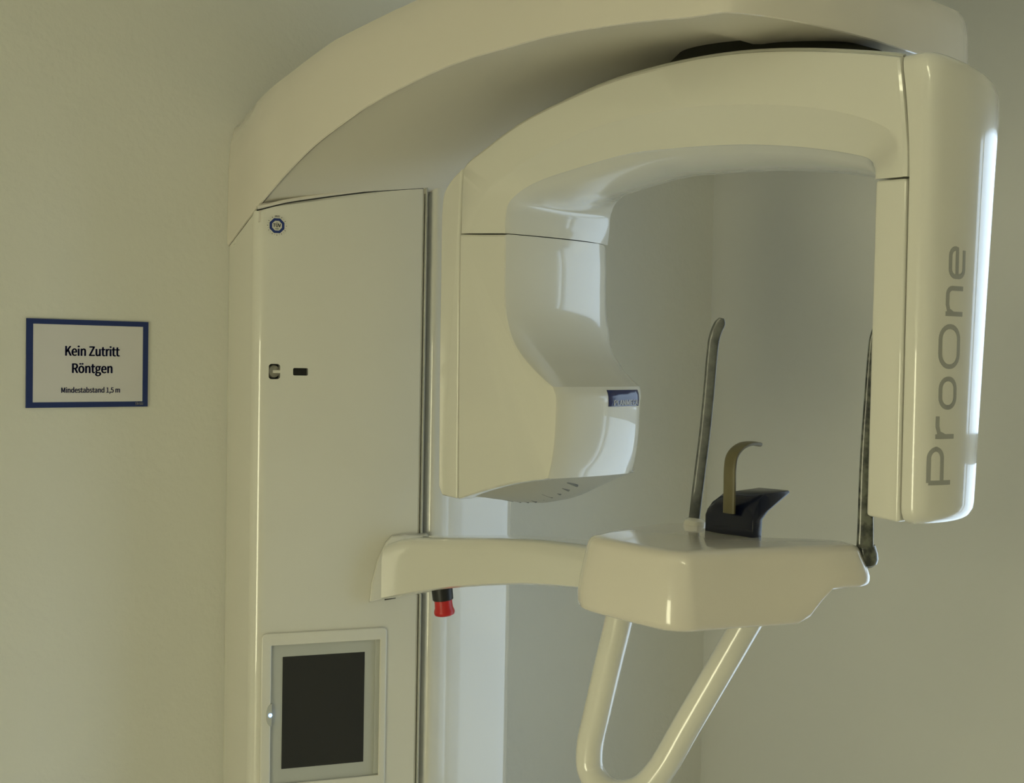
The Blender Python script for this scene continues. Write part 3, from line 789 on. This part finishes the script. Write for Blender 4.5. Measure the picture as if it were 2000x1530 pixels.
for x, yt, yb_, xf in arm_px:
    a_, b_ = onX(x, yt, xf), onX(x, yb_, xf); asec.append((xf, (a_.y + b_.y) / 2, a_.z, b_.z))
cv = catmull([Vector((a_[0], a_[1], 0)) for a_ in asec], 4); ct = catmull([Vector((a_[2], a_[3], 0)) for a_ in asec], 4)
sarm = part('support_arm', loft([arm_sec(p.x, p.y, q.x, q.y, .075) for p, q in zip(cv, ct)]), 'white', unit, 40)
# flared foot of the arm, lying on the column cover
ft_px = [(720, 1178), (724, 1140), (735, 1095), (752, 1058), (764, 1046), (790, 1043), (832, 1040), (842, 1050), (842, 1150), (834, 1152)]
ftp = [onp(x, y, .001) for x, y in ft_px]
f2 = [onp(x, y, .016) for x, y in [(722, 1176), (727, 1140), (738, 1097), (754, 1061), (766, 1049), (792, 1046), (834, 1048), (840, 1056), (840, 1146), (833, 1150)]]
part('arm_foot', loft([ftp, f2], bevel=.002), 'white', sarm, 40)
jb = [onp(x, y, .0162) for x, y in ((750, 1165), (771, 1162), (773, 1169), (751, 1173))]
part('cable_slot', prism(jb, [p + pn * .001 for p in jb]), 'black', sarm, 0, 'small black slot')

# emergency stop under the arm
ec = onX(863, 1148, 1.19)
ax = Vector((.0, 0, -1)) + CR * .12
stop = part('emergency_button', lathe(ec - ax * .012, ax, [(.0001, 0), (.0165, 0), (.0172, .002), (.0165, .031), (.0155, .032), (.0001, .032)]), 'black', unit, label='black collar of the emergency stop')
part('button_cap', lathe(ec - ax * .012, ax, [(.0001, .030), (.0142, .030), (.0142, .038), (.0145, .044), (.0163, .049), (.0166, .052), (.0155, .0555), (.011, .0575), (.0001, .058)]), 'red', stop, label='red mushroom cap')

# temple supports, bite arm, chin cup
def strip_path(px, X): return catmull([onX(x, y, X) for x, y in px], 5)
side = (CR - UZ * 0).normalized()
lp = strip_path([(1356, 1012), (1366, 930), (1376, 850), (1384, 770), (1390, 700), (1394, 665), (1400, 645), (1407, 630), (1409, 622)], 1.25)
n_ = len(lp)
def lw(i):
    t = i / (n_ - 1); return .0074 if t < .8 else .0074 - .004 * ((t - .8) / .2) ** 2
part('temple_rest', tube(lp, 0, 20, flat=[(lw(i), .0035) for i in range(n_)], side=Vector((.55, -.83, 0))), 'rod', unit, label='grey left temple rest')
rp = strip_path([(1688, 1098), (1690, 1040), (1691, 960), (1693, 880), (1697, 800), (1703, 700), (1706, 660), (1712, 640), (1716, 628)], 1.295)
part('temple_rest', tube(rp, 0, 20, flat=[(.0105 - .006 * min(1, i / (n_ * .75)), .0045) for i in range(n_)], side=Vector((.55, -.83, 0))), 'rod_dark', unit, label='dark speckled right temple rest')
kb = onX(1355, 1024, 1.25)
part('temple_knob', lathe(kb - UZ * .016, UZ + CR * .1, [(.0001, 0), (.0160, 0), (.0160, .016), (.0148, .021), (.010, .0240), (.0001, .0250)]), 'white', support)
kr = onX(1689, 1092, 1.30)
part('temple_knob', lathe(kr + UZ * .012, -UZ + CR * .12, [(.0001, -.004), (.0125, -.004), (.0145, .006), (.0148, .013), (.0125, .019), (.007, .0225), (.0001, .0235)]), 'rod_dark', support, label='dark rounded knob')

YC0, YC1 = .985, 1.060
def cup_prof(p): return p
XCU = 1.215
cb = [onX(x, y, XCU) for x, y in ((1376, 1047), (1470, 1047))]
y_r, y_l = cb[1].y, cb[0].y
cprof = [(XCU, 1.318), (XCU, 1.352), (XCU + .004, 1.366), (XCU + .012, 1.378), (XCU + .022, 1.384), (XCU + .070, 1.386), (XCU + .073, 1.383), (XCU + .030, 1.362), (XCU + .019, 1.352), (XCU + .017, 1.318)]
def cup_ring(y, k): return [Vector((x, y, z if z < 1.353 else 1.352 + (z - 1.352) * k)) for x, z in cprof]
ring_y = [(y_r, 1.0), (y_r + (y_l - y_r) * .25, 1.0), (y_r + (y_l - y_r) * .6, .98), (y_r + (y_l - y_r) * .85, .85), (y_l - .002, .6), (y_l, .5)]
chin = part('chin_rest', loft([cup_ring(y, k) for y, k in ring_y], bevel=.0015), 'navy', unit, 40, 'dark navy chin rest')
b0 = onX(1424, 1003, XCU - .005); bz_ = onX(1424, 905, XCU - .005).z
bp = catmull([Vector((b0.x + dx_, b0.y, z_)) for dx_, z_ in ((0, b0.z), (0, (b0.z + bz_) / 2), (0, bz_ - .006), (.003, bz_ + .008), (.012, bz_ + .017), (.026, bz_ + .0225), (.042, bz_ + .0235), (.054, bz_ + .022))], 5)
nb_ = len(bp)
part('bite_holder', tube(bp, 0, 16, flat=[(.0092 - .003 * max(0, (i / nb_ - .7) / .3), .0028) for i in range(nb_)], side=Vector((.0, -1, 0))), 'bite', unit, label='olive curved bite holder')

# grip handle
XH = 1.125
hp = [onX(x, y, XH + .085 * max(0, (x - 1216) / 264) ** 1.2) for x, y in ((1216, 1170), (1208, 1215), (1190, 1290), (1168, 1385), (1152, 1462), (1154, 1505), (1176, 1538), (1215, 1552), (1256, 1540), (1290, 1505), (1340, 1420), (1400, 1318), (1450, 1232), (1480, 1180))]
part('grip_handle', tube(catmull(hp, 6), .0180, 28), 'white', unit, 60)
